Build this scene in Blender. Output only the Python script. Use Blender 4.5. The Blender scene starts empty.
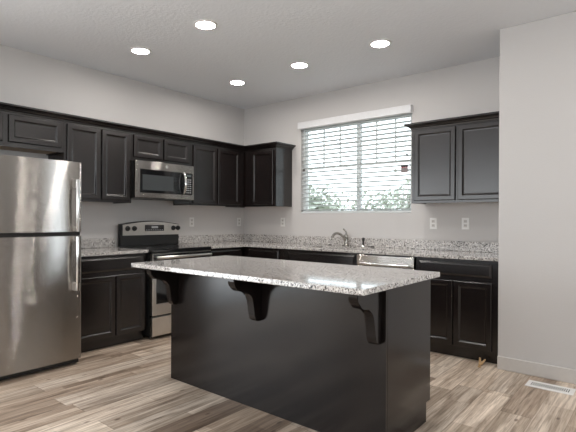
import bpy, bmesh, math, random
from mathutils import Vector, Matrix
random.seed(7)
C = bpy.context.scene
COL = C.collection

# ------------------------------------------------------------------ camera
cam = bpy.data.cameras.new('camera')
co = bpy.data.objects.new('camera', cam); COL.objects.link(co)
F = Vector((-0.6447642, 0.7643770, -0.0026266)); R_ = Vector((0.7643633, 0.6447688, 0.0046854)); U_ = Vector((-0.0052750, -0.0010133, 0.9999856))
mw = Matrix((R_, U_, -F)).transposed().to_4x4()
mw.translation = Vector((4.6178, -4.8068, 1.2310))
co.matrix_world = mw
cam.sensor_fit = 'HORIZONTAL'; cam.sensor_width = 36.0
cam.lens = 461.251 / 576 * 36.0
cam.shift_x = 14.247 / 576; cam.shift_y = 4.188 / 576
cam.clip_start = 0.05; cam.clip_end = 200
C.camera = co

# ------------------------------------------------------------------ world, daylight, exposure
w = bpy.data.worlds.new('world'); C.world = w; w.use_nodes = True
bg = w.node_tree.nodes['Background']
bg.inputs[0].default_value = (0.88, 0.95, 1.0, 1); bg.inputs[1].default_value = 3.0
C.view_settings.view_transform = 'Standard'; C.view_settings.look = 'None'
C.view_settings.gamma = 1.0; C.view_settings.use_curve_mapping = False
C.view_settings.exposure = 0.13
C.cycles.use_denoising = True
C.cycles.max_bounces = 10; C.cycles.diffuse_bounces = 5; C.cycles.glossy_bounces = 5; C.cycles.transparent_max_bounces = 12
C.cycles.sample_clamp_indirect = 6.0

def daylight(name, loc, rot, sx, sy, power, col):
    L = bpy.data.lights.new(name, 'AREA'); L.shape = 'RECTANGLE'; L.size = sx; L.size_y = sy
    L.energy = power; L.color = col
    o = bpy.data.objects.new(name, L); o.location = loc; o.rotation_euler = rot; COL.objects.link(o)
    return o
H90 = math.pi / 2
DAY_SLIDER = daylight('daylight_patio_door', (5.65, -0.62, 1.1), (-H90 + 0.30, 0, 0), 0.74, 1.95, 20, (0.80, 0.91, 1.0))
DAY_REAR = daylight('added_rear_daylight', (0.95, -9.06, 1.6), (H90 - 0.2, 0, 0), 1.25, 1.6, 26, (0.96, 0.98, 1.0))  # unseen source, added for rear daylight and cabinet reflections
DAY_REAR2 = daylight('added_rear_daylight', (3.3, -9.06, 1.6), (H90 - 0.2, 0, 0), 1.55, 1.6, 34, (0.96, 0.98, 1.0))  # second added source, placed for highlights along cabinet door edges
DAY_LEFT = daylight('added_left_daylight', (-0.10, -6.3, 1.18), (0, -H90 + 0.40, 0), 2.2, 3.4, 88, (0.96, 0.98, 1.0))  # unseen source, added to brighten the floor on the left
DAY_SIDE = daylight('added_side_daylight', (9.06, -4.6, 1.55), (0, H90 - 0.30, 0), 1.5, 2.3, 36, (0.90, 0.96, 1.0))  # unseen source, added for daylight from the right
LAMP_GLOW = 155.0
LAMP_COL = (1.0, 0.95, 0.90)

# ------------------------------------------------------------------ materials
def new_mat(name):
    m = bpy.data.materials.new(name); m.use_nodes = True
    nt = m.node_tree
    return m, nt, nt.nodes['Principled BSDF']
def nd(nt, typ, **kw):
    n = nt.nodes.new(typ)
    for k, v in kw.items(): setattr(n, k, v)
    return n
def lk(nt, a, b): nt.links.new(a, b)
def ramp(nt, stops, interp='LINEAR'):
    n = nt.nodes.new('ShaderNodeValToRGB'); n.color_ramp.interpolation = interp
    e = n.color_ramp.elements
    while len(e) < len(stops): e.new(0.5)
    for i, (p, c) in enumerate(stops):
        e[i].position = p; e[i].color = (*c, 1)
    return n
def mapped(nt, scale=(1, 1, 1)):
    tc = nd(nt, 'ShaderNodeTexCoord'); mp = nd(nt, 'ShaderNodeMapping')
    mp.inputs['Scale'].default_value = scale
    lk(nt, tc.outputs['Object'], mp.inputs['Vector'])
    return mp.outputs['Vector']
def noise(nt, vec, scale, detail=3, rough=0.55):
    n = nd(nt, 'ShaderNodeTexNoise'); n.inputs['Scale'].default_value = scale
    n.inputs['Detail'].default_value = detail; n.inputs['Roughness'].default_value = rough
    lk(nt, vec, n.inputs['Vector']); return n
def bump(nt, b, height, strength, dist):
    n = nd(nt, 'ShaderNodeBump'); n.inputs['Strength'].default_value = strength; n.inputs['Distance'].default_value = dist
    lk(nt, height, n.inputs['Height']); lk(nt, n.outputs[0], b.inputs['Normal'])
def mathn(nt, op, a, b=None, c=None):
    n = nd(nt, 'ShaderNodeMath', operation=op)
    for i, v in enumerate((a, b, c)):
        if v is None: continue
        if isinstance(v, (int, float)): n.inputs[i].default_value = v
        else: lk(nt, v, n.inputs[i])
    return n.outputs[0]

def plain(name, col, rough=0.5, metal=0.0, spec=0.5):
    m, nt, b = new_mat(name)
    v = mapped(nt); n = noise(nt, v, 30)
    r = ramp(nt, [(0.3, tuple(c * 0.96 for c in col)), (0.7, col)])
    lk(nt, n.outputs['Fac'], r.inputs[0]); lk(nt, r.outputs[0], b.inputs['Base Color'])
    b.inputs['Roughness'].default_value = rough; b.inputs['Metallic'].default_value = metal
    b.inputs['Specular IOR Level'].default_value = spec
    return m

def paint(name, col, bs, bd, scale):
    m, nt, b = new_mat(name)
    v = mapped(nt)
    big = noise(nt, v, 0.8, 2)
    r = ramp(nt, [(0.3, tuple(c * 0.985 for c in col)), (0.7, col)])
    lk(nt, big.outputs['Fac'], r.inputs[0]); lk(nt, r.outputs[0], b.inputs['Base Color'])
    b.inputs['Roughness'].default_value = 0.75; b.inputs['Specular IOR Level'].default_value = 0.25
    n = noise(nt, v, scale, 3); bump(nt, b, n.outputs['Fac'], bs, bd)
    return m
M = {}
M['wall'] = paint('wall_paint', (0.585, 0.566, 0.553), 0.25, 0.004, 90)
M['ceiling'] = paint('ceiling_texture', (0.77, 0.79, 0.82), 0.3, 0.010, 38)
M['trim'] = plain('trim_paint', (0.60, 0.57, 0.54), 0.45)
M['white'] = plain('white_plastic', (0.80, 0.79, 0.77), 0.4)
M['blind'] = plain('blind_white', (0.70, 0.73, 0.73), 0.45)
M['valance'] = plain('valance_white', (0.76, 0.76, 0.77), 0.45)
M['vinyl'] = plain('window_vinyl', (0.80, 0.82, 0.82), 0.4)
M['black'] = plain('black_plastic', (0.012, 0.012, 0.012), 0.4)
M['dark'] = plain('dark_recess', (0.02, 0.018, 0.017), 0.7)
M['blackglass'] = plain('black_glass', (0.008, 0.008, 0.009), 0.06, 0, 0.6)
M['chrome'] = plain('chrome', (0.75, 0.74, 0.72), 0.12, 1.0)
M['nickel'] = plain('brushed_nickel', (0.40, 0.38, 0.35), 0.2, 1.0)
M['darkmetal'] = plain('dark_metal', (0.10, 0.095, 0.09), 0.3, 1.0)
M['key'] = plain('keypad_print', (0.35, 0.36, 0.37), 0.5)
M['birch'] = plain('raw_birch', (0.42, 0.30, 0.20), 0.6)
M['pine'] = plain('raw_pine', (0.50, 0.33, 0.17), 0.7)
M['tag_grey'] = plain('tag_grey', (0.25, 0.21, 0.21), 0.6)
M['tag_red'] = plain('tag_red', (0.40, 0.06, 0.06), 0.6)

def wood(name, c0, c1, rough, axis='z', coat=0.0, spec=0.7):
    m, nt, b = new_mat(name)
    sc = {'z': (22, 22, 1.6), 'y': (22, 1.6, 22), 'x': (1.6, 22, 22)}[axis]
    n = noise(nt, mapped(nt, sc), 2.2, 5, 0.6)
    r = ramp(nt, [(0.3, c0), (0.72, c1)])
    lk(nt, n.outputs['Fac'], r.inputs[0]); lk(nt, r.outputs[0], b.inputs['Base Color'])
    b.inputs['Roughness'].default_value = rough
    b.inputs['Coat Weight'].default_value = coat; b.inputs['Coat Roughness'].default_value = 0.12
    b.inputs['Specular IOR Level'].default_value = spec
    bump(nt, b, n.outputs['Fac'], 0.04, 0.001)
    return m
M['espresso'] = wood('espresso_wood', (0.0050, 0.0036, 0.0034), (0.0115, 0.0072, 0.0064), 0.25)
M['espresso_panel'] = wood('espresso_island_panel', (0.0065, 0.0050, 0.0048), (0.0095, 0.0070, 0.0066), 0.17, 'z', 0.0, 0.42)

def granite(name, rough):
    m, nt, b = new_mat(name)
    v = mapped(nt)
    wob = noise(nt, v, 60, 2)
    mx = nd(nt, 'ShaderNodeMix', data_type='RGBA', blend_type='ADD'); mx.inputs[0].default_value = 0.012
    lk(nt, v, mx.inputs[6]); lk(nt, wob.outputs['Color'], mx.inputs[7])
    def vor(scale):
        t = nd(nt, 'ShaderNodeTexVoronoi'); t.inputs['Scale'].default_value = scale
        lk(nt, mx.outputs[2], t.inputs['Vector'])
        s = nd(nt, 'ShaderNodeSeparateColor'); lk(nt, t.outputs['Color'], s.inputs[0]); return s
    a = vor(120); c = vor(210)
    ra = ramp(nt, [(0.0, (0.589, 0.563, 0.538)), (0.28, (0.794, 0.768, 0.742)), (0.48, (0.358, 0.333, 0.314)), (0.62, (0.589, 0.538, 0.499)),
                   (0.71, (0.11, 0.10, 0.096)), (0.84, (0.018, 0.016, 0.016))], 'CONSTANT')
    rc = ramp(nt, [(0.0, (0.666, 0.64, 0.614)), (0.45, (0.435, 0.403, 0.378)), (0.72, (0.794, 0.768, 0.742)), (0.80, (0.03, 0.028, 0.028))], 'CONSTANT')
    lk(nt, a.outputs[0], ra.inputs[0]); lk(nt, c.outputs[1], rc.inputs[0])
    m2 = nd(nt, 'ShaderNodeMix', data_type='RGBA')
    sel = noise(nt, v, 45, 2)
    rs = ramp(nt, [(0.42, (0, 0, 0)), (0.58, (1, 1, 1))]); lk(nt, sel.outputs['Fac'], rs.inputs[0])
    lk(nt, rs.outputs[0], m2.inputs[0]); lk(nt, ra.outputs[0], m2.inputs[6]); lk(nt, rc.outputs[0], m2.inputs[7])
    lk(nt, m2.outputs[2], b.inputs['Base Color'])
    b.inputs['Roughness'].default_value = rough; b.inputs['Specular IOR Level'].default_value = 1.0 if rough < 0.1 else 0.4
    return m
M['granite'] = granite('granite', 0.05)
M['granite_splash'] = granite('granite_backsplash', 0.22)

def steel(name, col, rough, aniso):
    m, nt, b = new_mat(name)
    b.inputs['Base Color'].default_value = (*col, 1)
    b.inputs['Metallic'].default_value = 1.0; b.inputs['Roughness'].default_value = rough
    # fine horizontal brushing: the grain tips the normal up and down only, so reflections smear vertically
    tc = nd(nt, 'ShaderNodeTexCoord'); sp = nd(nt, 'ShaderNodeSeparateXYZ'); lk(nt, tc.outputs['Object'], sp.inputs[0])
    tot = None
    for k in (21000.0, 33700.0, 47900.0):
        wn = nd(nt, 'ShaderNodeTexWhiteNoise', noise_dimensions='1D')
        lk(nt, mathn(nt, 'MULTIPLY', sp.outputs[2], k), wn.inputs['W'])
        v = mathn(nt, 'SUBTRACT', wn.outputs['Value'], 0.5)
        tot = v if tot is None else mathn(nt, 'ADD', tot, v)
    cz = nd(nt, 'ShaderNodeCombineXYZ'); lk(nt, mathn(nt, 'MULTIPLY', tot, aniso), cz.inputs[2])
    ge = nd(nt, 'ShaderNodeNewGeometry'); ad = nd(nt, 'ShaderNodeVectorMath', operation='ADD'); no = nd(nt, 'ShaderNodeVectorMath', operation='NORMALIZE')
    lk(nt, ge.outputs['Normal'], ad.inputs[0]); lk(nt, cz.outputs[0], ad.inputs[1]); lk(nt, ad.outputs[0], no.inputs[0]); lk(nt, no.outputs[0], b.inputs['Normal'])
    return m
M['steel'] = steel('brushed_steel', (0.45, 0.43, 0.405), 0.08, 0.48)
M['steel_plain'] = plain('satin_steel', (0.62, 0.60, 0.57), 0.28, 1.0)

def glass():
    m, nt, b = new_mat('window_glass')
    nt.nodes.remove(b)
    out = nt.nodes['Material Output']
    tr = nd(nt, 'ShaderNodeBsdfTransparent'); tr.inputs[0].default_value = (0.96, 0.98, 0.98, 1)
    gl = nd(nt, 'ShaderNodeBsdfGlossy'); gl.inputs['Roughness'].default_value = 0.01
    fr = nd(nt, 'ShaderNodeFresnel'); fr.inputs[0].default_value = 1.45
    mx = nd(nt, 'ShaderNodeMixShader')
    lk(nt, fr.outputs[0], mx.inputs[0]); lk(nt, tr.outputs[0], mx.inputs[1]); lk(nt, gl.outputs[0], mx.inputs[2])
    lk(nt, mx.outputs[0], out.inputs[0])
    return m
M['glass'] = glass()

def floor_mat():
    m, nt, b = new_mat('vinyl_plank_floor')
    tc = nd(nt, 'ShaderNodeTexCoord'); s = nd(nt, 'ShaderNodeSeparateXYZ'); lk(nt, tc.outputs['Object'], s.inputs[0])
    x, y = s.outputs[0], s.outputs[1]
    W, L = 0.182, 1.22
    xr = mathn(nt, 'DIVIDE', x, W); row = mathn(nt, 'FLOOR', xr); fx = mathn(nt, 'FRACT', xr)
    wn = nd(nt, 'ShaderNodeTexWhiteNoise', noise_dimensions='1D'); lk(nt, row, wn.inputs['W'])
    yl = mathn(nt, 'ADD', mathn(nt, 'DIVIDE', y, L), mathn(nt, 'MULTIPLY', wn.outputs['Value'], 7.3))
    colm = mathn(nt, 'FLOOR', yl); fy = mathn(nt, 'FRACT', yl)
    cv = nd(nt, 'ShaderNodeCombineXYZ'); lk(nt, row, cv.inputs[0]); lk(nt, colm, cv.inputs[1])
    w2 = nd(nt, 'ShaderNodeTexWhiteNoise', noise_dimensions='2D'); lk(nt, cv.outputs[0], w2.inputs['Vector'])
    pid = w2.outputs['Value']
    tone = ramp(nt, [(0.0, (0.211, 0.157, 0.12)), (0.20, (0.325, 0.253, 0.196)), (0.42, (0.536, 0.437, 0.35)), (0.62, (0.661, 0.561, 0.465)), (0.78, (0.376, 0.306, 0.245)), (1.0, (0.695, 0.61, 0.522))])
    lk(nt, pid, tone.inputs[0])
    # grain, shifted for every plank
    gv = nd(nt, 'ShaderNodeCombineXYZ')
    lk(nt, mathn(nt, 'MULTIPLY', x, 26.0), gv.inputs[0]); lk(nt, mathn(nt, 'MULTIPLY', y, 1.5), gv.inputs[1]); lk(nt, mathn(nt, 'MULTIPLY', pid, 57.0), gv.inputs[2])
    g = noise(nt, gv.outputs[0], 1.0, 6, 0.62); g.inputs['Distortion'].default_value = 0.6
    gr = ramp(nt, [(0.30, (0.46, 0.41, 0.37)), (0.45, (0.86, 0.83, 0.80)), (0.57, (1.08, 1.08, 1.07)), (0.72, (1.34, 1.36, 1.37))])
    lk(nt, g.outputs['Fac'], gr.inputs[0])
    mu = nd(nt, 'ShaderNodeMix', data_type='RGBA', blend_type='MULTIPLY'); mu.inputs[0].default_value = 1.0
    lk(nt, tone.outputs[0], mu.inputs[6]); lk(nt, gr.outputs[0], mu.inputs[7])
    # fine grain
    fv = nd(nt, 'ShaderNodeCombineXYZ')
    lk(nt, mathn(nt, 'MULTIPLY', x, 120.0), fv.inputs[0]); lk(nt, mathn(nt, 'MULTIPLY', y, 5.0), fv.inputs[1]); lk(nt, mathn(nt, 'MULTIPLY', pid, 31.0), fv.inputs[2])
    fg = noise(nt, fv.outputs[0], 1.0, 3, 0.6)
    fr = ramp(nt, [(0.36, (0.66, 0.64, 0.62)), (0.56, (1.06, 1.06, 1.06))]); lk(nt, fg.outputs['Fac'], fr.inputs[0])
    mu2 = nd(nt, 'ShaderNodeMix', data_type='RGBA', blend_type='MULTIPLY'); mu2.inputs[0].default_value = 0.8
    lk(nt, mu.outputs[2], mu2.inputs[6]); lk(nt, fr.outputs[0], mu2.inputs[7])
    sv = nd(nt, 'ShaderNodeCombineXYZ'); lk(nt, mathn(nt, 'FLOOR', mathn(nt, 'DIVIDE', x, W / 3)), sv.inputs[0]); lk(nt, mathn(nt, 'FLOOR', mathn(nt, 'MULTIPLY', yl, 1.9)), sv.inputs[1])
    ws = nd(nt, 'ShaderNodeTexWhiteNoise', noise_dimensions='2D'); lk(nt, sv.outputs[0], ws.inputs['Vector'])
    sr = ramp(nt, [(0.0, (0.66, 0.62, 0.58)), (0.3, (0.92, 0.90, 0.88)), (0.7, (1.04, 1.04, 1.04)), (1.0, (1.16, 1.17, 1.18))]); lk(nt, ws.outputs['Value'], sr.inputs[0])
    mus = nd(nt, 'ShaderNodeMix', data_type='RGBA', blend_type='MULTIPLY'); mus.inputs[0].default_value = 0.85
    lk(nt, mu2.outputs[2], mus.inputs[6]); lk(nt, sr.outputs[0], mus.inputs[7]); mu2 = mus
    # knots
    kv = nd(nt, 'ShaderNodeCombineXYZ')
    lk(nt, mathn(nt, 'MULTIPLY', x, 9.0), kv.inputs[0]); lk(nt, mathn(nt, 'MULTIPLY', y, 4.0), kv.inputs[1]); lk(nt, pid, kv.inputs[2])
    kn = nd(nt, 'ShaderNodeTexVoronoi'); kn.inputs['Scale'].default_value = 1.0; lk(nt, kv.outputs[0], kn.inputs['Vector'])
    kr = ramp(nt, [(0.05, (0.32, 0.27, 0.24)), (0.12, (1, 1, 1))]); lk(nt, kn.outputs['Distance'], kr.inputs[0])
    mu3 = nd(nt, 'ShaderNodeMix', data_type='RGBA', blend_type='MULTIPLY'); mu3.inputs[0].default_value = 0.85
    lk(nt, mu2.outputs[2], mu3.inputs[6]); lk(nt, kr.outputs[0], mu3.inputs[7])
    # seams
    ex = mathn(nt, 'MULTIPLY', mathn(nt, 'MINIMUM', fx, mathn(nt, 'SUBTRACT', 1.0, fx)), W)
    ey = mathn(nt, 'MULTIPLY', mathn(nt, 'MINIMUM', fy, mathn(nt, 'SUBTRACT', 1.0, fy)), L)
    e = mathn(nt, 'MINIMUM', ex, ey)
    er = ramp(nt, [(0.0, (0.60, 0.57, 0.55)), (0.0020, (1, 1, 1))]); lk(nt, e, er.inputs[0])
    mu4 = nd(nt, 'ShaderNodeMix', data_type='RGBA', blend_type='MULTIPLY'); mu4.inputs[0].default_value = 1.0
    lk(nt, mu3.outputs[2], mu4.inputs[6]); lk(nt, er.outputs[0], mu4.inputs[7])
    lk(nt, mu4.outputs[2], b.inputs['Base Color'])
    b.inputs['Roughness'].default_value = 0.42; b.inputs['Specular IOR Level'].default_value = 0.35
    bump(nt, b, g.outputs['Fac'], 0.12, 0.003)
    return m
M['floor'] = floor_mat()

def emit(name, col, strength):
    m, nt, b = new_mat(name)
    b.inputs['Base Color'].default_value = (0.8, 0.8, 0.8, 1)
    b.inputs['Emission Color'].default_value = (*col, 1); b.inputs['Emission Strength'].default_value = strength
    return m
M['lamp'] = emit('lamp_diffuser', LAMP_COL, LAMP_GLOW)
M['lamp_bright'] = emit('lamp_diffuser_bright', LAMP_COL, LAMP_GLOW * 2.6)
M['leaf'] = plain('leaf_green', (0.36, 0.39, 0.33), 0.6)
M['bark'] = plain('bark', (0.14, 0.11, 0.09), 0.8)
M['yard'] = plain('dry_grass', (0.30, 0.29, 0.20), 0.9)

# ------------------------------------------------------------------ mesh helpers
class MB:
    """collects shapes and links them as ONE mesh object"""
    def __init__(s): s.bm = bmesh.new()
    def box(s, x0, x1, y0, y1, z0, z1, bev=0.0, seg=1):
        t = bmesh.new()
        v = [t.verts.new((x, y, z)) for x in (x0, x1) for y in (y0, y1) for z in (z0, z1)]
        for f in ((0, 1, 3, 2), (4, 6, 7, 5), (0, 4, 5, 1), (2, 3, 7, 6), (0, 2, 6, 4), (1, 5, 7, 3)): t.faces.new([v[i] for i in f])
        if bev > 0: bmesh.ops.bevel(t, geom=list(t.edges), offset=bev, segments=seg, affect='EDGES', profile=0.6)
        s._merge(t); return s
    def _merge(s, t, mat=None):
        bmesh.ops.recalc_face_normals(t, faces=list(t.faces))
        if mat: bmesh.ops.transform(t, matrix=mat, verts=list(t.verts))
        me = bpy.data.meshes.new('tmp'); t.to_mesh(me); t.free(); s.bm.from_mesh(me); bpy.data.meshes.remove(me)
    def poly(s, pts, axis, a0, a1, bev=0.0):
        """extrude a 2D outline along axis ('x': pts are (y,z); 'y': (x,z); 'z': (x,y))"""
        t = bmesh.new()
        def P(p, a): return {'x': (a, p[0], p[1]), 'y': (p[0], a, p[1]), 'z': (p[0], p[1], a)}[axis]
        A = [t.verts.new(P(p, a0)) for p in pts]; B = [t.verts.new(P(p, a1)) for p in pts]
        n = len(pts)
        t.faces.new(A); t.faces.new(B[::-1])
        for i in range(n): t.faces.new((A[i], A[(i + 1) % n], B[(i + 1) % n], B[i]))
        if bev > 0:
            ed = [e for e in t.edges if len(e.link_faces) == 2 and any(len(f.verts) == n and n > 4 for f in e.link_faces)]
            bmesh.ops.bevel(t, geom=ed or list(t.edges), offset=bev, segments=2, affect='EDGES')
        s._merge(t); return s
    def tube(s, pts, r, seg=12, caps=True):
        """round bar through points; r is a number or one radius per point"""
        pts = [Vector(p) for p in pts]; n = len(pts)
        rr = r if isinstance(r, (list, tuple)) else [r] * n
        t = bmesh.new(); rings = []; ref = None
        for i, p in enumerate(pts):
            d = (pts[min(i + 1, n - 1)] - pts[max(i - 1, 0)]).normalized()
            if ref is None: ref = Vector((0, 0, 1)) if abs(d.z) < 0.9 else Vector((1, 0, 0))
            a = d.cross(ref).normalized(); bb = d.cross(a).normalized(); ref = -bb if bb.dot(ref) < 0 else bb
            a = d.cross(ref).normalized()
            rings.append([t.verts.new(p + (a * math.cos(k * 2 * math.pi / seg) + ref * math.sin(k * 2 * math.pi / seg)) * rr[i]) for k in range(seg)])
        for i in range(n - 1):
            for k in range(seg): t.faces.new((rings[i][k], rings[i][(k + 1) % seg], rings[i + 1][(k + 1) % seg], rings[i + 1][k]))
        if caps: t.faces.new(rings[0][::-1]); t.faces.new(rings[-1])
        for f in t.faces: f.smooth = len(f.verts) == 4
        s._merge(t); return s
    def lathe(s, prof, origin, axis='z', seg=28, caps=True):
        """profile (radius, height) turned about an axis through origin"""
        t = bmesh.new(); rings = []
        for r, h in prof:
            ring = []
            for k in range(seg):
                c, q = r * math.cos(k * 2 * math.pi / seg), r * math.sin(k * 2 * math.pi / seg)
                ring.append(t.verts.new(Vector(origin) + Vector({'z': (c, q, h), 'x': (h, c, q), 'y': (c, h, q)}[axis])))
            rings.append(ring)
        for i in range(len(prof) - 1):
            for k in range(seg):
                f = t.faces.new((rings[i][k], rings[i][(k + 1) % seg], rings[i + 1][(k + 1) % seg], rings[i + 1][k])); f.smooth = True
        if caps: t.faces.new(rings[0][::-1]); t.faces.new(rings[-1])
        s._merge(t); return s
    def rings(s, rl, tf):
        """nested rectangles [(inset, depth)] on a w x h door, mapped by tf(u,v,depth); last one is filled"""
        t = bmesh.new(); R = []
        for (u0, u1, v0, v1, d) in rl:
            R.append([t.verts.new(tf(u, v, d)) for u, v in ((u0, v0), (u1, v0), (u1, v1), (u0, v1))])
        t.faces.new(R[0])
        for a, b in zip(R, R[1:]):
            for k in range(4): t.faces.new((a[k], a[(k + 1) % 4], b[(k + 1) % 4], b[k]))
        t.faces.new(R[-1])
        s._merge(t); return s
    def build(s, name, mat, parent=None, smooth=False):
        me = bpy.data.meshes.new(name)
        s.bm.normal_update()
        for e in s.bm.edges:
            if len(e.link_faces) == 2 and e.calc_face_angle(0.0) > 0.7: e.smooth = False
        if parent is not None:
            org = world_loc(parent)
            bmesh.ops.translate(s.bm, vec=-org, verts=list(s.bm.verts))
        s.bm.to_mesh(me); s.bm.free()
        me.materials.append(mat)
        o = bpy.data.objects.new(name, me); COL.objects.link(o)
        if parent is not None: o.parent = parent
        return o
def world_loc(o):
    v = Vector((0, 0, 0))
    while o is not None: v += o.location; o = o.parent
    return v
def thing(name, label, cat, loc, group=None):
    o = bpy.data.objects.new(name, None); COL.objects.link(o); o.location = loc
    o.empty_display_size = 0.1
    return tag(o, label, cat, group)
def tag(o, label, cat, group=None):
    o['label'] = label; o['category'] = cat
    if group: o['group'] = group
    return o
def struct(name, mb, mat):
    o = mb.build(name, mat); o['kind'] = 'structure'; return o

# mapping of door coordinates (u along the run, v up, d outwards) into the room
def on_left(base):   return lambda u, v, d: (base + d, u, v)          # faces +x
def on_back(base):   return lambda u, v, d: (u, base - d, v)          # faces -y
def on_front(base):  return lambda u, v, d: (u, base + d, v)          # faces +y
def nest(u0, u1, v0, v1, prof): return [(u0 + i, u1 - i, v0 + i, v1 - i, d) for i, d in prof]
def panel_door(name, tf, u0, u1, v0, v1, parent, st=0.05, mat=None, t=0.02):
    r = .007
    prof = [(0, 0)] + [(r - r * math.cos(k * math.pi / 10), t - r + r * math.sin(k * math.pi / 10)) for k in range(6)]
    prof += [(st - .010, t), (st - .007, t - .001), (st - .004, t - .004), (st - .002, t - .008), (st + .001, t - .011), (st + .006, t - .013), (st + .012, t - .0135), (st + .02, t - .0135)]
    return MB().rings(nest(u0, u1, v0, v1, prof), tf).build(name, mat or M['espresso'], parent)
def drawer_front(tf, u0, u1, v0, v1, parent, t=0.02):
    prof = [(0, 0), (0, t - .010), (.002, t - .008), (.006, t - .006), (.011, t - .003), (.015, t - .001), (.019, t), (.025, t)]
    return MB().rings(nest(u0, u1, v0, v1, prof), tf).build('drawer', M['espresso'], parent)

# ------------------------------------------------------------------ room shell
H = 2.809
XB, YB = 3.577, -0.686        # where the wall on the right steps forward
XR, YR = 9.0, -9.0
T = 0.15
WX0, WX1, WZ0, WZ1 = 1.022, 2.521, 1.305, 2.42
struct('floor', MB().box(-T, XR + T, YR - T, T, -0.08, 0), M['floor'])
struct('ceiling', MB().box(-T, XR + T, YR - T, T, H, H + 0.1), M['ceiling'])
LY0, LY1, LZ = -8.05, -4.55, 2.35
struct('wall_left', MB().box(-T, 0, YR - T, LY0, 0, H).box(-T, 0, LY1, T, 0, H).box(-T, 0, LY0, LY1, LZ, H), M['wall'])
b = MB()
b.box(0, WX0, 0, T, 0, H).box(WX1, XB, 0, T, 0, H).box(WX0, WX1, 0, T, 0, WZ0).box(WX0, WX1, 0, T, WZ1, H)
struct('wall_back', b, M['wall'])
SX0, SX1, SZ = 5.22, 6.08, 2.1
b = MB()
b.box(XB, SX0, YB, YB + 0.12, 0, H, 0.008, 3).box(SX1, XR, YB, YB + 0.12, 0, H).box(SX0, SX1, YB, YB + 0.12, SZ, H).box(XB, XB + 0.12, YB + 0.1, 0.0, 0, H)
struct('wall_right', b, M['wall'])
RWIN = [(0.3, 1.6), (2.5, 4.1)]; RZ0, RZ1 = 0.75, 2.45
b = MB()
b.box(0, 0.3, YR - T, YR, 0, H).box(1.6, 2.5, YR - T, YR, 0, H).box(4.1, XR, YR - T, YR, 0, H)
for a, c in RWIN: b.box(a, c, YR - T, YR, 0, RZ0).box(a, c, YR - T, YR, RZ1, H)
struct('wall_rear', b, M['wall'])
EY0, EY1, EZ0, EZ1 = -5.8, -3.4, 0.75, 2.35
b = MB()
b.box(XR, XR + T, YR, EY0, 0, H).box(XR, XR + T, EY1, T, 0, H).box(XR, XR + T, EY0, EY1, 0, EZ0).box(XR, XR + T, EY0, EY1, EZ1, H)
struct('wall_side', b, M['wall'])
# baseboards
BBH = 0.108
struct('baseboard_right', MB().box(XB, SX0 - 0.06, YB - 0.014, YB, 0, BBH, 0.004).box(SX1 + 0.06, XR, YB - 0.014, YB, 0, BBH, 0.004), M['trim'])
struct('baseboard_left', MB().box(0, 0.014, LY1, -3.9, 0, BBH, 0.004).box(0, 0.014, YR, LY0, 0, BBH, 0.004), M['trim'])
struct('baseboard_rear', MB().box(0.014, XR - 0.014, YR, YR + 0.014, 0, BBH, 0.004), M['trim'])
struct('baseboard_side', MB().box(XR - 0.014, XR, YR + 0.02, YB - 0.02, 0, BBH, 0.004), M['trim'])

def frame_ring(mb, tf, u0, u1, v0, v1, wd, d0, d1):
    for a in ((u0, u0 + wd, v0, v1), (u1 - wd, u1, v0, v1), (u0 + wd, u1 - wd, v0, v0 + wd), (u0 + wd, u1 - wd, v1 - wd, v1)):
        p, q = tf(a[0], a[2], d0), tf(a[1], a[3], d1)
        mb.box(*[v for i in range(3) for v in (min(p[i], q[i]), max(p[i], q[i]))])
# window over the sink: two sashes side by side with a grid in their upper part
wf = MB(); tfw = lambda u, v, d: (u, 0.085 + d, v)
frame_ring(wf, tfw, WX0, WX1, WZ0, WZ1, 0.035, -0.03, 0.04)
wf.box(1.803, 1.852, 0.07, 0.115, WZ0 + 0.03, WZ1 - 0.03)
win = struct('window_1', wf, M['vinyl'])
g = MB()
for gx in (1.318, 1.558, 2.054, 2.292): g.box(gx - 0.009, gx + 0.009, 0.085, 0.10, 1.89, WZ1 - 0.035)
for (a, c) in ((WX0 + .035, 1.795), (1.86, WX1 - .035)):
    g.box(a, c, 0.085, 0.10, 2.16, 2.178); g.box(a, c, 0.08, 0.105, 1.872, 1.892)
gr = g.build('window_grid', M['vinyl'], win); gr['kind'] = 'structure'
pn = MB().box(WX0 + 0.03, WX1 - 0.03, 0.106, 0.110, WZ0 + 0.03, WZ1 - 0.03).build('window_pane', M['glass'], win); pn['kind'] = 'structure'
# unseen openings added to let daylight in; door_1 inferred from a refrigerator reflection
sd = MB(); tfs = lambda u, v, d: (u, YB + 0.03 + d, v)
frame_ring(sd, tfs, SX0, SX1, 0, SZ, 0.06, 0, 0.05)
struct('door_1', sd, M['vinyl'])
ld = MB(); tfl = lambda u, v, d: (-0.04 - d, u, v)
frame_ring(ld, tfl, LY0, LY1, 0, LZ, 0.06, 0, 0.05); ld.box(-0.09, -0.04, -6.34, -6.26, 0.06, LZ - 0.06)
struct('added_door_2', ld, M['vinyl'])  # added opening around the left daylight source
tfr = lambda u, v, d: (u, YR - 0.05 - d, v)
for nm, (a, c) in zip(('added_window_2', 'added_window_4'), RWIN):
    rw = MB(); frame_ring(rw, tfr, a, c, RZ0, RZ1, 0.05, -0.02, 0.04); rw.box(a + 0.05, c - 0.05, YR - 0.09, YR - 0.04, 1.58, 1.63)
    struct(nm, rw, M['vinyl'])  # added frames, sized for the rear daylight sources
sw = MB(); tfe = lambda u, v, d: (XR + 0.05 + d, u, v)
frame_ring(sw, tfe, EY0, EY1, EZ0, EZ1, 0.05, -0.02, 0.04); sw.box(XR + 0.04, XR + 0.09, -4.63, -4.57, EZ0, EZ1)
struct('added_window_3', sw, M['vinyl'])  # added frame for the daylight source on the right

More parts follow.
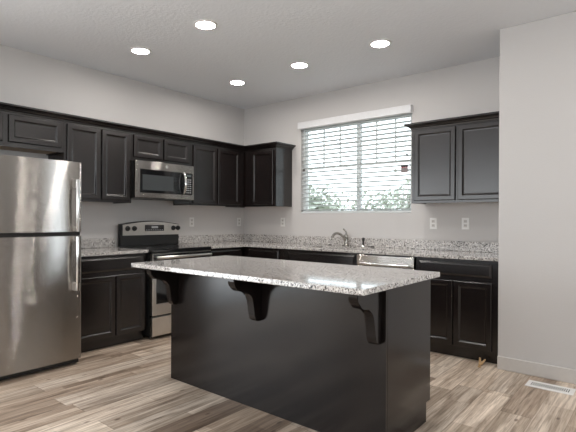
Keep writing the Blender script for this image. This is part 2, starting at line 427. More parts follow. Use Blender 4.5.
# ------------------------------------------------------------------ upper cabinets
def upper_left(name, label, y0, y1, z0, doors, dz0, dz1, group='upper cabinets'):
    t = thing(name, label, 'cabinet', (0.0, (y0 + y1) / 2, z0), group)
    m = MB().box(0.002, 0.33, y0, y1, z0 + 0.02, 2.135)
    m.box(0.312, 0.33, y0, y1, z0, z0 + 0.02)
    m.box(0.002, 0.312, y0, y0 + 0.016, z0, z0 + 0.02).box(0.002, 0.312, y1 - 0.016, y1, z0, z0 + 0.02)
    m.build('carcass', M['espresso'], t)
    o = MB().box(0.004, 0.311, y0 + 0.017, y1 - 0.017, z0 + 0.012, z0 + 0.019).build('underside', M['birch'], t)
    o['label'] = 'unfinished light brown underside'
    for a, c in doors: panel_door('door', on_left(0.33), a, c, dz0, dz1, t)
    return t
UG = None
upper_left('wall_cabinet', 'short dark espresso wall cabinet directly above the refrigerator', -3.79, -2.777, 1.842, [(-3.765, -3.303), (-3.255, -2.803)], 1.882, 2.118, UG)
upper_left('wall_cabinet', 'tall dark espresso two door wall cabinet between the refrigerator and the microwave', -2.775, -2.057, 1.392, [(-2.748, -2.416), (-2.396, -2.086)], 1.418, 2.118, UG)
upper_left('wall_cabinet', 'small dark espresso two door wall cabinet directly above the microwave', -2.055, -1.262, 1.848, [(-2.034, -1.668), (-1.648, -1.294)], 1.882, 2.118, UG)
upper_left('wall_cabinet', 'dark espresso two door wall cabinet between the microwave and the room corner', -1.260, -0.355, 1.392, [(-1.224, -0.850), (-0.826, -0.442)], 1.412, 2.11, UG)
def upper_back(label, x0, x1, z0, doors, dz0, dz1):
    t = thing('wall_cabinet', label, 'cabinet', ((x0 + x1) / 2, 0, z0))
    m = MB().box(x0, x1, -0.33, -0.002, z0 + 0.02, 2.135).box(x0, x1, -0.33, -0.312, z0, z0 + 0.02)
    m.box(x0, x0 + 0.016, -0.312, -0.002, z0, z0 + 0.02).box(x1 - 0.016, x1, -0.312, -0.002, z0, z0 + 0.02)
    m.build('carcass', M['espresso'], t)
    o = MB().box(x0 + 0.017, x1 - 0.017, -0.311, -0.004, z0 + 0.012, z0 + 0.019).build('underside', M['birch'], t)
    o['label'] = 'unfinished light brown underside'
    for a, c in doors: panel_door('door', on_back(-0.33), a, c, dz0, dz1, t)
upper_back('dark espresso single door corner wall cabinet with its bare end facing the window', 0.004, 0.877, 1.392, [(0.462, 0.836)], 1.412, 2.11)
upper_back('dark espresso two door wall cabinet beside the window, ending at the projecting wall', 2.668, XB - 0.002, 1.396, [(2.700, 3.106), (3.130, 3.548)], 1.42, 2.125)

def sweep(prof, path, name, mat, parent=None):
    """moulding: (out, z) profile along plan points; each point gives the offset direction (mitre)"""
    t = bmesh.new(); R = []
    for (x, y, ox, oy) in path: R.append([t.verts.new((x + ox * o, y + oy * o, z)) for o, z in prof])
    n = len(prof)
    for a, c in zip(R, R[1:]):
        for k in range(n): t.faces.new((a[k], a[(k + 1) % n], c[(k + 1) % n], c[k]))
    t.faces.new(R[0]); t.faces.new(R[-1][::-1])
    m = MB(); m._merge(t); return m.build(name, mat, parent)
CR = [(-0.03, 2.137), (0.006, 2.137), (0.010, 2.150), (0.020, 2.155), (0.030, 2.166), (0.044, 2.176), (0.056, 2.180), (0.060, 2.184), (0.060, 2.198), (-0.03, 2.198)]
o = sweep(CR, [(0.33, -3.9, 1, 0), (0.33, -0.33, 1, -1), (0.877, -0.33, 1, -1), (0.877, -0.002, 1, 0)], 'crown_molding', M['espresso'])
tag(o, 'dark espresso crown molding running round the corner above refrigerator and microwave', 'molding')
o = sweep(CR, [(2.668, -0.002, -1, 0), (2.668, -0.33, -1, -1), (XB - 0.002, -0.33, 0, -1)], 'crown_molding', M['espresso'])
tag(o, 'short dark espresso crown molding on the wall cabinet right of the window', 'molding')

# ------------------------------------------------------------------ base cabinets
def base_left(label, y0, y1, drawers, doors, name='base_cabinet'):
    t = thing(name, label, 'cabinet', (0.0, (y0 + y1) / 2, 0))
    MB().box(0.002, 0.61, y0, y1, 0.098, 0.883).build('carcass', M['espresso'], t)
    MB().box(0.05, 0.565, y0, y1, 0.0, 0.0975).build('toe_kick', M['espresso'], t)
    for a, c, z0, z1 in drawers: drawer_front(on_left(0.61), a, c, z0, z1, t)
    for a, c in doors: panel_door('door', on_left(0.61), a, c, 0.108, 0.686, t)
base_left('dark espresso base cabinet with one drawer and two doors, between refrigerator and range', -2.84, -2.062, [(-2.815, -2.085, 0.725, 0.858)], [(-2.815, -2.414), (-2.402, -2.085)])
base_left('dark espresso base cabinet on the corner side of the range, mostly hidden by the island', -1.250, -0.66, [(-1.225, -0.70, 0.725, 0.858)], [(-1.225, -0.70)])
def base_back(label, x0, x1, drawers, doors):
    t = thing('base_cabinet', label, 'cabinet', ((x0 + x1) / 2, 0, 0))
    MB().box(x0, x1, -0.61, -0.002, 0.098, 0.883 if x0 < 1 or x0 > 2.5 else 0.66).build('carcass', M['espresso'], t)
    if not (x0 < 1 or x0 > 2.5):
        MB().box(x0, x1, -0.61, -0.588, 0.661, 0.883).box(x0, x0 + 0.018, -0.587, -0.002, 0.661, 0.883).box(x1 - 0.018, x1, -0.587, -0.002, 0.661, 0.883).build('face_frame', M['espresso'], t)
    MB().box(x0, x1, -0.565, -0.05, 0.0, 0.0975).build('toe_kick', M['espresso'], t)
    for a, c, z0, z1 in drawers: drawer_front(on_back(-0.61), a, c, z0, z1, t)
    for a, c in doors: panel_door('door', on_back(-0.61), a, c, 0.112, 0.690, t)
base_back('dark espresso corner base cabinet under the left end of the back counter', 0.004, 1.238, [(0.68, 1.165, 0.725, 0.858)], [(0.68, 1.165)])
base_back('dark espresso sink base cabinet under the faucet and window', 1.240, 2.205, [(1.31, 2.185, 0.725, 0.858)], [(1.31, 1.74), (1.752, 2.185)])
base_back('dark espresso base cabinet with a drawer over two doors, against the projecting wall', 2.845, XB - 0.003, [(2.87, 3.510, 0.733, 0.852)], [(2.87, 3.182), (3.196, 3.512)])

# ------------------------------------------------------------------ countertops
CT0, CT1, CD = 0.884, 0.914, 0.648
t = thing('countertop', 'short speckled granite countertop with backsplash between refrigerator and range', 'countertop', (0, -2.45, CT0))
MB().box(0.002, CD, -2.86, -2.060, CT0, CT1, 0.004, 2).build('slab', M['granite'], t)
MB().box(0.002, 0.022, -2.86, -2.060, CT1 + 0.0005, 1.014, 0.002).build('backsplash', M['granite_splash'], t)
t = thing('countertop', 'long L shaped speckled granite countertop with backsplash running under the window', 'countertop', (0, 0, CT0))
KX0, KX1, KY0, KY1 = 1.45, 2.15, -0.545, -0.145    # sink opening
pts_out = [(0.002, -0.002), (0.002, -1.252), (CD, -1.252), (CD, -CD), (XB - 0.003, -CD), (XB - 0.003, -0.002)]
def slab_with_hole(outer_cells, z0, z1):
    bm = bmesh.new(); cache = {}
    def v(x, y):
        k = (round(x, 4), round(y, 4))
        if k not in cache: cache[k] = bm.verts.new((x, y, z1))
        return cache[k]
    for (x0, x1, y0, y1) in outer_cells: bm.faces.new((v(x0, y0), v(x1, y0), v(x1, y1), v(x0, y1)))
    r = bmesh.ops.extrude_face_region(bm, geom=list(bm.faces))
    bmesh.ops.translate(bm, vec=(0, 0, z0 - z1), verts=[e for e in r['geom'] if isinstance(e, bmesh.types.BMVert)])
    m = MB(); m._merge(bm); return m
xs = [0.002, CD, KX0, KX1, XB - 0.003]; ys = [-1.252, -CD, KY0, KY1, -0.002]
cells = []
for i in range(4):
    for j in range(4):
        if j == 0 and i > 0: continue
        if i == 2 and j == 2: continue
        cells.append((xs[i], xs[i + 1], ys[j], ys[j + 1]))
o = slab_with_hole(cells, CT0, CT1).build('slab', M['granite'], t)
bv = o.modifiers.new('bevel', 'BEVEL'); bv.width = 0.004; bv.segments = 2; bv.limit_method = 'ANGLE'
MB().box(0.002, 0.022, -1.252, -0.002, CT1 + 0.0005, 1.014, 0.002).box(0.0225, XB - 0.003, -0.022, -0.002, CT1 + 0.0005, 1.014, 0.002).build('backsplash', M['granite_splash'], t)

# sink: undermount double bowl
t = thing('kitchen_sink', 'stainless steel double bowl sink set in the back counter under the window', 'sink', ((KX0 + KX1) / 2, -0.345, 0.70))
s = MB()
sx0, sx1, sy0, sy1, mid = KX0 - 0.006, KX1 + 0.006, KY0 - 0.006, KY1 + 0.006, 1.80
zt, zb = 0.8825, 0.70
for a in ((sx0 - .012, sx0, sy0, sy1), (sx1, sx1 + .012, sy0, sy1), (sx0 - .012, sx1 + .012, sy0 - .012, sy0), (sx0 - .012, sx1 + .012, sy1, sy1 + .012)): s.box(*a, zb, zt)
s.box(sx0 - .012, sx1 + .012, sy0 - .012, sy1 + .012, zb - 0.008, zb).box(mid - .014, mid + .014, sy0, sy1, zb, zt - 0.02)
s.build('basin', M['steel_plain'], t)
for dx in (1.62, 1.98): MB().lathe([(0.0, 0.0), (0.042, 0.0), (0.045, 0.003), (0.03, 0.004), (0.0, 0.002)], (dx, -0.345, zb + 0.0005)).build('drain', M['chrome'], t)
# faucet
FX, FY = 1.757, -0.085
t = thing('kitchen_faucet', 'metal single lever kitchen faucet with arched spout in front of the window', 'faucet', (FX, FY, CT1))
MB().lathe([(0.0, 0), (0.036, 0), (0.038, 0.008), (0.030, 0.014), (0.024, 0.03), (0.023, 0.10), (0.026, 0.115), (0.022, 0.135), (0.0, 0.142)], (FX, FY, CT1 + 0.0005)).build('faucet_body', M['nickel'], t)
sp = [(FX - 0.05 * f, FY - 0.01 - f, CT1 + h) for f, h in ((0.0, .062), (.03, .092), (.06, .116), (.09, .134), (.12, .146), (.15, .153), (.18, .156), (.21, .153), (.235, .145), (.255, .132), (.265, .118), (.268, .108))]
MB().tube(sp, [0.015] * 9 + [0.015, 0.016, 0.014]).build('spout', M['nickel'], t)
MB().tube([(FX, FY, CT1 + 0.135), (FX - 0.004, FY + 0.006, CT1 + 0.16), (FX - 0.014, FY - 0.006, CT1 + 0.185), (FX - 0.03, FY - 0.02, CT1 + 0.205)], [0.012, 0.010, 0.008, 0.010]).build('lever', M['nickel'], t)
t = thing('side_sprayer', 'dark side sprayer standing beside the metal kitchen faucet', 'sprayer', (1.985, FY, CT1))
MB().lathe([(0.0, 0), (0.026, 0), (0.027, 0.006), (0.020, 0.016), (0.0, 0.016)], (1.985, FY, CT1 + 0.0005)).build('sprayer_base', M['chrome'], t)
MB().lathe([(0.0, 0.017), (0.013, 0.017), (0.012, 0.06), (0.017, 0.085), (0.018, 0.10), (0.010, 0.108), (0.0, 0.108)], (1.985, FY, CT1)).build('sprayer_head', M['darkmetal'], t)
for x, lab in ((1.53, 'small dark round hole cap on the counter on the corner side of the faucet'), (2.10, 'small dark round hole cap on the counter beside the side sprayer')):
    o = MB().lathe([(0.0, 0), (0.027, 0), (0.026, 0.008), (0.018, 0.014), (0.0, 0.015)], (x, FY, CT1 + 0.0005)).build('hole_cap', M['darkmetal'])
    tag(o, lab, 'sink cap')

# ------------------------------------------------------------------ dishwasher
t = thing('dishwasher', 'stainless steel dishwasher under the back counter, beside the sink cabinet', 'dishwasher', (2.525, 0, 0))
MB().box(2.215, 2.838, -0.59, -0.01, 0.012, 0.879).build('body', M['black'], t)
d = MB().box(2.222, 2.832, -0.640, -0.591, 0.11, 0.765, 0.006, 2).build('door', M['steel'], t)
MB().box(2.222, 2.832, -0.645, -0.591, 0.768, 0.872, 0.006, 2).build('control_panel', M['steel'], t)
MB().tube([(2.27, -0.646, 0.79), (2.27, -0.672, 0.79), (2.36, -0.678, 0.79), (2.69, -0.678, 0.79), (2.785, -0.672, 0.79), (2.785, -0.646, 0.79)], 0.010).build('handle', M['chrome'], d)
MB().box(2.222, 2.832, -0.56, -0.10, 0.0, 0.1).build('toe_kick', M['black'], t)

# ------------------------------------------------------------------ refrigerator
FY0, FY1 = -3.735, -2.872
t = thing('refrigerator', 'tall stainless steel top freezer refrigerator standing against the left wall', 'refrigerator', (0.44, (FY0 + FY1) / 2, 0))
MB().box(0.05, 0.795, FY0 + 0.006, FY1 - 0.006, 0.05, 1.69, 0.004).build('body', plain('fridge_side_grey', (0.13, 0.13, 0.13), 0.45), t)
def fridge_door(name, z0, z1):
    pts = [(0.80, FY0), (0.80, FY1)]
    n = 18
    fr = []
    for k in range(n + 1):
        a = k / n
        y = FY1 + (FY0 - FY1) * a
        e = min(a, 1 - a) * (FY1 - FY0)
        r = 0.014
        edge = 0.0 if e >= r else (r - math.sqrt(max(r * r - (r - e) ** 2, 0)))
        fr.append((0.866 + 0.007 * (1 - (2 * a - 1) ** 2) - edge, y))
    fine = []
    for e in (0.0, 0.0015, 0.004, 0.008, 0.014): fine.append((0.866 - (0.014 - math.sqrt(max(0.014 ** 2 - (0.014 - e) ** 2, 0))), FY1 - e))
    mid = [p for p in fr if FY0 + 0.016 < p[1] < FY1 - 0.016]
    fine2 = [(x, FY0 + (FY1 - y)) for x, y in fine][::-1]
    outline = pts[:1] + pts[1:] + fine + mid + fine2
    m = MB().poly(outline, 'z', z0, z1)
    m.bm.normal_update()
    for f in m.bm.faces: f.smooth = abs(f.normal.z) < 0.5 and f.normal.x > 0.2
    return m.build(name, M['steel'], t)
fz = fridge_door('freezer_door', 1.117, 1.699)
fd = fridge_door('refrigerator_door', 0.052, 1.082)
MB().box(0.78, 0.85, FY0 + 0.01, FY1 - 0.01, 1.083, 1.116).build('door_gap', M['dark'], t)
def fridge_handle(parent, z0, z1, mount_top):
    y = -2.937; xo = 0.922
    m = MB()
    zs = [z0 + (z1 - z0) * k / 10 for k in range(11)]
    pr = []
    for k, z in enumerate(zs):
        a = k / 10 if not mount_top else 1 - k / 10     # a=0 at the far end
        pr.append((xo + 0.012 * math.sin(math.pi * a), y - 0.004 * math.sin(math.pi * a), z))
    # flat oval bar
    bm = bmesh.new(); R = []
    for x, yy, z in pr:
        R.append([bm.verts.new((x + 0.011 * math.cos(q * math.pi / 6), yy + 0.0145 * math.sin(q * math.pi / 6), z)) for q in range(12)])
    for a, c in zip(R, R[1:]):
        for q in range(12):
            f = bm.faces.new((a[q], a[(q + 1) % 12], c[(q + 1) % 12], c[q])); f.smooth = True
    bm.faces.new(R[0]); bm.faces.new(R[-1])
    m._merge(bm)
    o = m.build('handle', M['chrome'], parent); o['label'] = 'chrome bar handle'
    zf, zn = (z1 - 0.03, z0 + 0.02) if mount_top else (z0 + 0.03, z1 - 0.02)
    MB().box(0.868, 0.93, y - 0.019, y + 0.017, zf - 0.032, zf + 0.032, 0.006, 2).build('handle_mount', M['steel_plain'], parent)
    MB().box(0.868, 0.925, y - 0.014, y + 0.014, zn - 0.018, zn + 0.018, 0.005, 2).build('handle_mount', M['steel_plain'], parent)
fridge_handle(fz, 1.120, 1.548, True)
fridge_handle(fd, 0.632, 1.078, False)
MB().box(0.10, 0.835, FY0 + 0.02, FY1 - 0.012, 0.012, 0.049).build('base_grille', M['black'], t)
for y in (FY0 + 0.06, FY1 - 0.045): MB().lathe([(0.0, -0.014), (0.018, -0.014), (0.020, 0.0), (0.018, 0.014), (0.0, 0.014)], (0.80, y, 0.0205), 'y', 18).build('caster', M['darkmetal'], t)
MB().box(0.74, 0.86, FY0 + 0.02, FY0 + 0.075, 1.7005, 1.715, 0.003).build('hinge_cover', M['black'], t)

# ------------------------------------------------------------------ microwave
MY0, MY1, MZ0, MZ1 = -2.052, -1.265, 1.446, 1.845
t = thing('microwave', 'stainless steel over the range microwave with black glass window', 'microwave', (0.2, (MY0 + MY1) / 2, MZ0))
MB().box(0.004, 0.372, MY0, MY1, MZ0, MZ1).build('body', M['black'], t)
d = MB()
frm = on_left(0.373)
d.rings([(MY0, MY1, MZ0 + .004, MZ1, 0), (MY0, MY1, MZ0 + .004, MZ1, .024), (MY0 + .004, MY1 - .004, MZ0 + .008, MZ1 - .004, .028),
         (-1.998, -1.288, 1.503, 1.757, .028), (-1.996, -1.290, 1.505, 1.755, .020), (-1.99, -1.296, 1.51, 1.75, .020)], frm)
d = d.build('door', M['steel'], t)
MB().box(0.3935, 0.398, -1.994, -1.452, 1.507, 1.753).build('window', M['blackglass'], d)
o = MB().box(0.3982, 0.3985, -1.965, -1.56, 1.535, 1.70).build('window_mesh', plain('oven_screen', (0.045, 0.05, 0.052), 0.25), d)
MB().box(0.3935, 0.398, -1.450, -1.292, 1.507, 1.753).build('control_panel', M['blackglass'], t)
k = MB()
for i in range(3):
    for j in range(7): k.box(0.3981, 0.3986, -1.375 + i * 0.026, -1.358 + i * 0.026, 1.525 + j * 0.025, 1.537 + j * 0.025)
k.build('keypad', M['key'], t)
MB().box(0.3981, 0.3986, -1.376, -1.306, 1.715, 1.738).build('display', plain('display_grey', (0.10, 0.12, 0.12), 0.2), t)
hp = []
for q in range(13):
    a = q / 12; hp.append((0.415 + 0.034 * math.sin(math.pi * a), -1.425, 1.515 + 0.235 * a))
bm_ = MB().tube([(0.3985, -1.425, 1.515)] + hp + [(0.3985, -1.425, 1.75)], [0.012] + [0.012 + 0.006 * math.sin(math.pi * q / 12) for q in range(13)] + [0.012]).build('handle', M['chrome'], d)
lg = MB().lathe([(0.0, 0.0), (0.014, 0.0), (0.014, 0.0015), (0.0, 0.0015)], (0.4012, -1.655, 1.803), 'x', 24).build('badge', M['white'], d)
MB().lathe([(0.0, 0.0), (0.009, 0.0), (0.009, 0.001), (0.0, 0.001)], (0.4028, -1.655, 1.803), 'x', 20).build('badge_center', M['darkmetal'], lg)
MB().box(0.315, 0.345, -1.50, -1.272, 1.398, 1.4455, 0.004).build('underside_vent', M['black'], t)

# ------------------------------------------------------------------ range
RY0, RY1 = -2.050, -1.262
t = thing('kitchen_range', 'stainless steel electric range with black glass cooktop below the microwave', 'range', (0.36, (RY0 + RY1) / 2, 0))
MB().box(0.03, 0.655, RY0 + 0.004, RY1 - 0.004, 0.03, 0.886).build('body', M['black'], t)
ck = MB().box(0.095, 0.705, RY0, RY1, 0.8865, 0.916, 0.005, 2).build('cooktop', M['blackglass'], t)
for (bx, by, br) in ((0.52, -1.86, 0.115), (0.52, -1.45, 0.095), (0.25, -1.86, 0.08), (0.25, -1.45, 0.11)):
    q = MB()
    bm = bmesh.new(); a = []; c = []
    for j in range(36):
        th = j * math.pi / 18
        a.append(bm.verts.new((bx + br * math.cos(th), by + br * math.sin(th), 0.9164))); c.append(bm.verts.new((bx + (br - .004) * math.cos(th), by + (br - .004) * math.sin(th), 0.9164)))
    for j in range(36): bm.faces.new((a[j], a[(j + 1) % 36], c[(j + 1) % 36], c[j]))
    q._merge(bm); q.build('burner_ring', M['key'], ck)
GS = 0.022; GY0, GY1 = RY0 + GS, RY1 + GS
# backguard: black housing with a stainless panel and arched top
bgp = [(GY0, 0.917), (GY1 + .006, 0.917), (GY1 + .006, 1.165)]
for k in range(1, 12):
    a = k / 12; bgp.append((GY1 + .006 + (GY0 - GY1 - .006) * a, 1.165 + 0.038 * math.sin(math.pi * a)))
bgp += [(GY0, 1.165)]
bgo = MB().poly(bgp, 'x', 0.03, 0.082, 0.004).build('backguard', M['black'], t)
pp = [(GY0 + .022, 1.040), (GY1 - .006, 1.040), (GY1 - .006, 1.158)]
for k in range(1, 12):
    a = k / 12; pp.append((GY1 - .006 + (GY0 - GY1 + .028) * a, 1.158 + 0.036 * math.sin(math.pi * a)))
pp += [(GY0 + .022, 1.158)]
cp = MB().poly(pp, 'x', 0.0825, 0.094).build('control_panel', M['steel_plain'], bgo)
MB().box(0.0942, 0.0965, -1.750 + GS, -1.485 + GS, 1.085, 1.155, 0.001).build('display', M['blackglass'], bgo)
kk = MB()
for i in range(8): kk.box(0.0966, 0.097, -1.735 + i * 0.031 + GS, -1.718 + i * 0.031 + GS, 1.094, 1.101)
kk.box(0.0966, 0.097, -1.66 + GS, -1.57 + GS, 1.118, 1.142)
kk.build('display_print', M['key'], bgo)
for y in (-1.973 + GS, -1.888 + GS, -1.352 + GS, -1.283 + GS):
    kn = MB().lathe([(0.0, 0.0), (0.029, 0.0), (0.029, 0.006), (0.022, 0.010), (0.019, 0.028), (0.0, 0.030)], (0.0945, y, 1.118), 'x', 24)
    kn.box(0.112, 0.132, y - 0.0045, y + 0.0045, 1.098, 1.138, 0.002).build('knob', M['black'], bgo)
d = MB()
d.rings([(RY0 + .004, RY1 - .004, .245, .872, 0), (RY0 + .004, RY1 - .004, .245, .872, .04), (RY0 + .008, RY1 - .008, .249, .868, .044),
         (-2.003, -1.309, .36, .742, .044), (-2.001, -1.311, .362, .74, .038), (-1.99, -1.32, .37, .73, .038)], on_left(0.657))
d = d.build('oven_door', M['steel_plain'], t)
MB().box(0.6955, 0.700, -2.000, -1.312, 0.363, 0.739).build('oven_window', M['blackglass'], d)
o = MB().box(0.7012, 0.7025, RY0 + 0.008, RY1 - 0.008, 0.80, 0.866).build('door_top_trim', M['blackglass'], d)
MB().tube([(0.702, RY0 + .05, .832), (0.742, RY0 + .04, .834), (0.750, RY0 + .06, .834), (0.750, RY1 - .06, .834), (0.742, RY1 - .04, .834), (0.702, RY1 - .05, .832)], 0.0155, 14).build('handle', M['steel_plain'], d)
MB().box(0.657, 0.697, RY0 + .004, RY1 - .004, 0.035, 0.228, 0.005, 2).build('storage_drawer', M['steel_plain'], t)
for y in (RY0 + 0.05, RY1 - 0.05):
    for x in (0.1, 0.6): MB().lathe([(0.0, 0.0005), (0.018, 0.0005), (0.014, 0.029), (0.0, 0.029)], (x, y, 0.0), 'z', 14).build('foot', M['black'], t)

# ------------------------------------------------------------------ island
IX0, IX1, IY0, IY1 = 1.722, 3.521, -2.597, -2.002
t = thing('kitchen_island', 'large dark espresso kitchen island with plain back panel and curved corbels', 'island', ((IX0 + IX1) / 2, (IY0 + IY1) / 2, 0))
MB().box(IX0 + .02, IX1 - .02, IY0 + .02, IY1, 0.118, 0.880).build('carcass', M['espresso'], t)
MB().box(IX0, IX1 - 0.0005, IY0, IY0 + .019, 0.0, 0.8805, 0.0015).build('back_panel', M['espresso_panel'], t)
ep = [(IY0 + .0195, 0.0), (IY1 - .055, 0.0), (IY1 - .055, 0.118), (IY1 + .004, 0.118), (IY1 + .004, 0.8805), (IY0 + .0195, 0.8805)]
MB().poly(ep, 'x', IX1 - .019, IX1, 0).build('end_panel', M['espresso_panel'], t)
MB().poly(ep, 'x', IX0, IX0 + .019, 0).build('end_panel', M['espresso_panel'], t)
MB().box(IX0 + .02, IX1 - .02, IY1 - .075, IY1 - .056, 0.0, 0.117).build('toe_kick', M['espresso'], t)
for k in range(3):
    a = IX0 + .03 + k * .585; c = a + .57
    drawer_front(on_front(IY1), a, c, 0.725, 0.858, t)
    panel_door('door', on_front(IY1), a, a + .28, 0.125, 0.69, t); panel_door('door', on_front(IY1), a + .29, c, 0.125, 0.69, t)
def corbel(x0, x1):
    yb = IY0 - 0.0005
    def q(pts, p0, c0, p1, n=8):
        for k in range(1, n + 1):
            a = k / n; pts.append(((1 - a) ** 2 * p0[0] + 2 * a * (1 - a) * c0[0] + a * a * p1[0], (1 - a) ** 2 * p0[1] + 2 * a * (1 - a) * c0[1] + a * a * p1[1]))
    P = [(0, 0.880), (-0.250, 0.880), (-0.250, 0.852)]
    q(P, (-0.250, 0.852), (-0.232, 0.785), (-0.155, 0.782))
    q(P, (-0.155, 0.782), (-0.092, 0.775), (-0.078, 0.700))
    q(P, (-0.078, 0.700), (-0.068, 0.655), (-0.064, 0.622))
    q(P, (-0.064, 0.622), (-0.052, 0.578), (-0.022, 0.580))
    P += [(0, 0.580)]
    m = MB().poly([(yb + a, z) for a, z in P], 'x', x0, x1, 0.003)
    return m.build('corbel', M['espresso_panel'], t)
corbel(1.757, 1.812); corbel(2.600, 2.655); corbel(3.442, 3.497)
o = MB().box(1.700, 3.577, -2.935, -1.988, 0.8812, 0.9112, 0.005, 2).build('island_countertop', M['granite'])
tag(o, 'large polished speckled granite slab lying on top of the kitchen island', 'countertop')

# ------------------------------------------------------------------ window blind
t = thing('window_blind', 'white horizontal slat blind with valance covering the kitchen window', 'blind', (1.77, 0.0, 2.40))
MB().box(1.008, 2.538, -0.062, -0.001, 2.388, 2.474, 0.004).build('valance', M['valance'], t)
NS = 20; PIT = 0.0535
SL = math.radians(-11)
for k in range(NS):
    z = 1.350 + k * PIT
    m = MB()
    bm = bmesh.new(); top = []; n = 6
    for side in (0.0014, -0.0014):
        for i in range(n + 1):
            a = i / n - 0.5
            yy = 0.029 + 0.050 * a * math.cos(SL); zz = z + 0.050 * a * math.sin(SL) + 0.003 * (1 - (2 * a) ** 2) + side
            top.append((yy, zz))
    pr = top[:n + 1] + top[n + 1:][::-1]
    m.poly(pr, 'x', WX0 + 0.004, WX1 - 0.004)
    m.build('slat', M['blind'], t)
MB().box(WX0 + .004, WX1 - .004, 0.004, 0.054, 1.3065, 1.326, 0.004).build('bottom_rail', M['blind'], t)
for x in (1.13, 1.50, 1.826, 2.10, 2.41):
    MB().box(x - .0012, x + .0012, 0.0005, 0.0022, 1.326, 2.388).box(x - .0012, x + .0012, 0.0555, 0.0572, 1.326, 2.388).build('ladder_cord', M['blind'], t)
MB().tube([(2.452, -0.004, 2.388), (2.452, -0.004, 1.83)], 0.0018, 6).build('lift_cord', M['blind'], t)
ws = MB().tube([(1.075, -0.006, 2.388), (1.075, -0.006, 1.88)], 0.004, 8).build('tilt_wand', M['blind'], t)
MB().lathe([(0.0, 0), (0.010, 0.0), (0.012, 0.02), (0.006, 0.035), (0.0, 0.036)], (1.075, -0.006, 1.844), 'z', 12).build('tassel', M['darkmetal'], t)
MB().lathe([(0.0, 0), (0.008, 0.0), (0.010, 0.014), (0.005, 0.026), (0.0, 0.027)], (2.472, -0.006, 1.935), 'z', 12).build('tassel', M['darkmetal'], t)
t = thing('warning_tag', 'small grey paper tag with dark header hanging on the blind cord', 'tag', (2.446, -0.006, 1.745))
MB().box(2.405, 2.486, -0.0095, -0.0085, 1.748, 1.800).build('tag_body', M['tag_grey'], t)
MB().box(2.405, 2.486, -0.0095, -0.0085, 1.8085, 1.832).build('tag_header', M['black'], t)
MB().box(2.405, 2.486, -0.0095, -0.0085, 1.8003, 1.8082).build('tag_stripe', M['tag_red'], t)

# ------------------------------------------------------------------ wall outlets
def outlet(loc, side, label, toggle=False):
    t = thing('wall_outlet', label, 'outlet', loc)
    tf = (lambda u, v, d: (0.0005 + d, loc[1] + u, loc[2] + v)) if side == 'left' else (lambda u, v, d: (loc[0] + u, -0.0005 - d, loc[2] + v))
    MB().rings([(-.037, .037, -.059, .059, 0), (-.037, .037, -.059, .059, .004), (-.034, .034, -.056, .056, .006), (-.03, .03, -.05, .05, .006)], tf).build('cover_plate', M['white'], t)
    for dv in (-.022, .022):
        s = MB().rings([(-.016, .016, dv - .015, dv + .015, .0062), (-.016, .016, dv - .015, dv + .015, .009), (-.014, .014, dv - .013, dv + .013, .0095)], tf).build('socket', M['trim'], t)
        h = MB()
        for du in (-.006, .006): h.rings([(du - .0012, du + .0012, dv - .003, dv + .006, .0096), (du - .0012, du + .0012, dv - .003, dv + .006, .0100)], tf)
        h.build('slot', M['dark'], s)
outlet((0, -0.967, 1.187), 'left', 'white wall outlet nearest the range on the left wall')
outlet((0, -0.105, 1.187), 'left', 'white wall outlet on the left wall next to the room corner')
outlet((0.7255, 0, 1.190), 'back', 'white wall outlet between the room corner and the window')
outlet((2.768, 0, 1.192), 'back', 'white wall outlet beside the window, above the dishwasher')
outlet((3.097, 0, 1.194), 'back', 'white wall outlet closest to the projecting wall')

# ------------------------------------------------------------------ recessed ceiling lights
def downlight(x, y, label, group=None, glow='lamp'):
    t = thing('recessed_light', label, 'ceiling light', (x, y, H), group)
    MB().lathe([(0.077, -0.0005), (0.098, -0.0005), (0.098, -0.004), (0.077, -0.009), (0.077, -0.0005)], (x, y, H), caps=False).build('trim_ring', M['white'], t)
    MB().lathe([(0.0, -0.0012), (0.076, -0.0012), (0.076, -0.004), (0.0, -0.006)], (x, y, H)).build('diffuser', M[glow], t)
downlight(1.769, -2.301, 'lit round recessed ceiling light nearest the top edge, above the island')
downlight(0.857, -2.300, 'lit round recessed ceiling light nearest the microwave and left wall')
downlight(0.852, -1.008, 'lit round recessed ceiling light closest to the room corner')
downlight(1.766, -1.030, 'lit round recessed ceiling light in front of the window')
downlight(2.675, -1.036, 'lit round recessed ceiling light near the wall cabinet right of the window')
for x, y in ((5.0, -1.70), (6.2, -0.97), (5.0, -6.8)): downlight(x, y, 'unseen lit round recessed ceiling light outside the kitchen corner', 'ceiling lights of the living area')  # unseen lamps; two from refrigerator streaks, the one behind the camera added for light
downlight(2.75, -6.8, 'bright round recessed ceiling light behind the island, in the living area', None, 'lamp_bright')

# ------------------------------------------------------------------ floor register and wood scrap
t = thing('floor_vent', 'white metal floor register set into the plank floor by the baseboard', 'vent', (3.99, -0.90, 0))
ang = 0.0
vx0, vx1, vy0, vy1 = 3.838, 4.142, -0.975, -0.826
f = MB()
f.rings([(vx0, vx1, vy0, vy1, .0005), (vx0, vx1, vy0, vy1, .003), (vx0 + .006, vx1 - .006, vy0 + .006, vy1 - .006, .006), (vx0 + .022, vx1 - .022, vy0 + .03, vy1 - .03, .006), (vx0 + .024, vx1 - .024, vy0 + .032, vy1 - .032, .002)], lambda u, v, d: (u, v, d))
f.build('frame', M['white'], t)
MB().box(vx0 + .0245, vx1 - .0245, vy0 + .0325, vy1 - .0325, 0.0022, 0.0026).build('duct', M['dark'], t)
g = MB()
n = 20
for k in range(n):
    x = vx0 + .027 + (vx1 - vx0 - .054) * k / (n - 1); g.box(x - .0034, x + .0034, vy0 + .033, vy1 - .033, 0.0028, 0.0058)
g.build('louver', M['white'], t)

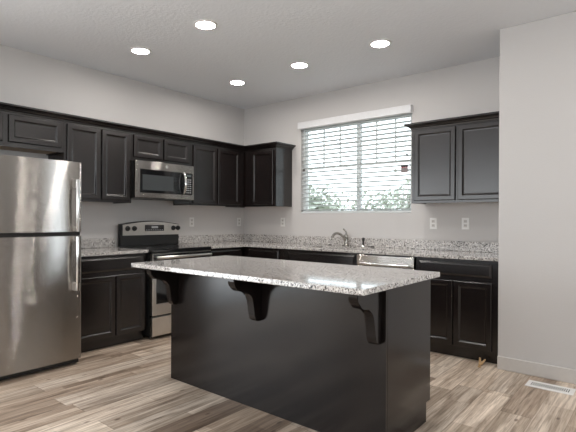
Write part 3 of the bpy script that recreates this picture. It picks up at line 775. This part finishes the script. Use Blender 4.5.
t = thing('wood_shim', 'small tan wood scrap lying at the foot of the right base cabinet', 'wood scrap', (3.44, -0.66, 0))
def blade(p0, p1, wd, up, th=0.006):
    p0, p1 = Vector(p0), Vector(p1); d = (p1 - p0).normalized(); s_ = d.cross(Vector(up)).normalized()
    nrm = s_.cross(d).normalized()
    bm = bmesh.new()
    v = [bm.verts.new(p + s_ * sw * (wd if k == 0 else wd * 0.55) / 2 + nrm * hh * th) for k, p in enumerate((p0, p1)) for sw in (-1, 1) for hh in (0, 1)]
    for q in ((0, 1, 3, 2), (4, 6, 7, 5), (0, 4, 5, 1), (2, 3, 7, 6), (0, 2, 6, 4), (1, 5, 7, 3)): bm.faces.new([v[i] for i in q])
    m = MB(); m._merge(bm); return m
blade((3.440, -0.695, 0.004), (3.418, -0.622, 0.042), 0.024, (0.3, 0.4, 1)).build('shim', M['pine'], t)
blade((3.446, -0.690, 0.004), (3.464, -0.624, 0.036), 0.022, (0.1, 0.4, 1)).build('shim', M['pine'], t)
blade((3.455, -0.760, 0.001), (3.435, -0.690, 0.001), 0.026, (0, 0, 1)).build('shim', M['pine'], t)

# ------------------------------------------------------------------ outside the window
struct('ground', MB().box(-25, 25, 1.0, 45, -0.6, -0.5), M['yard'])
def bush(x, y, z, rx, rz, n, label, name='shrub', trunk=0.5, leaf=0.11):
    t = thing(name, label, name, (x, y, -0.5), None)
    bm = bmesh.new()
    for k in range(n):
        u = random.gauss(0, 0.42); v = random.gauss(0, 0.42); q = random.gauss(0, 0.42)
        p = Vector((x + u * rx, y + v * rx, max(z + q * rz, -0.4))); sc = leaf * random.uniform(0.5, 1.2)
        a = Vector((random.uniform(-1, 1), random.uniform(-1, 1), random.uniform(-1, 1))).normalized(); c = a.orthogonal().normalized()
        d = a.cross(c)
        bm.faces.new([bm.verts.new(p + c * sc), bm.verts.new(p + d * sc * .6), bm.verts.new(p - c * sc), bm.verts.new(p - d * sc * .6)])
    m = MB(); me = bpy.data.meshes.new('f'); bm.to_mesh(me); bm.free(); m.bm.from_mesh(me); bpy.data.meshes.remove(me)
    m.build('foliage', M['leaf'], t)
    b = MB().tube([(x, y, -0.5), (x + 0.05, y, z * 0.5), (x, y + 0.05, z + rz * 0.4)], [0.12, 0.09, 0.03], 8)
    for k in range(6):
        th = k * 1.05; b.tube([(x, y, z * 0.6), (x + rx * .5 * math.cos(th), y + rx * .5 * math.sin(th), z + rz * .35)], [0.05, 0.012], 6)
    b.build('trunk', M['bark'], t)
bush(-5.0, 8.4, 1.6, 1.3, 1.0, 1100, 'loose leafy tree outside the left half of the window', 'tree')
bush(-1.2, 9.6, 1.6, 1.3, 1.0, 1100, 'wide leafy tree outside behind the right half of the window', 'tree')
bush(-4.6, 14.0, 1.6, 1.9, 0.9, 900, 'low shrub outside, seen through the middle of the blind', 'shrub')
bush(-9.6, 15.5, 1.6, 2.2, 0.9, 900, 'shrub outside, farthest toward the corner side of the window', 'shrub')
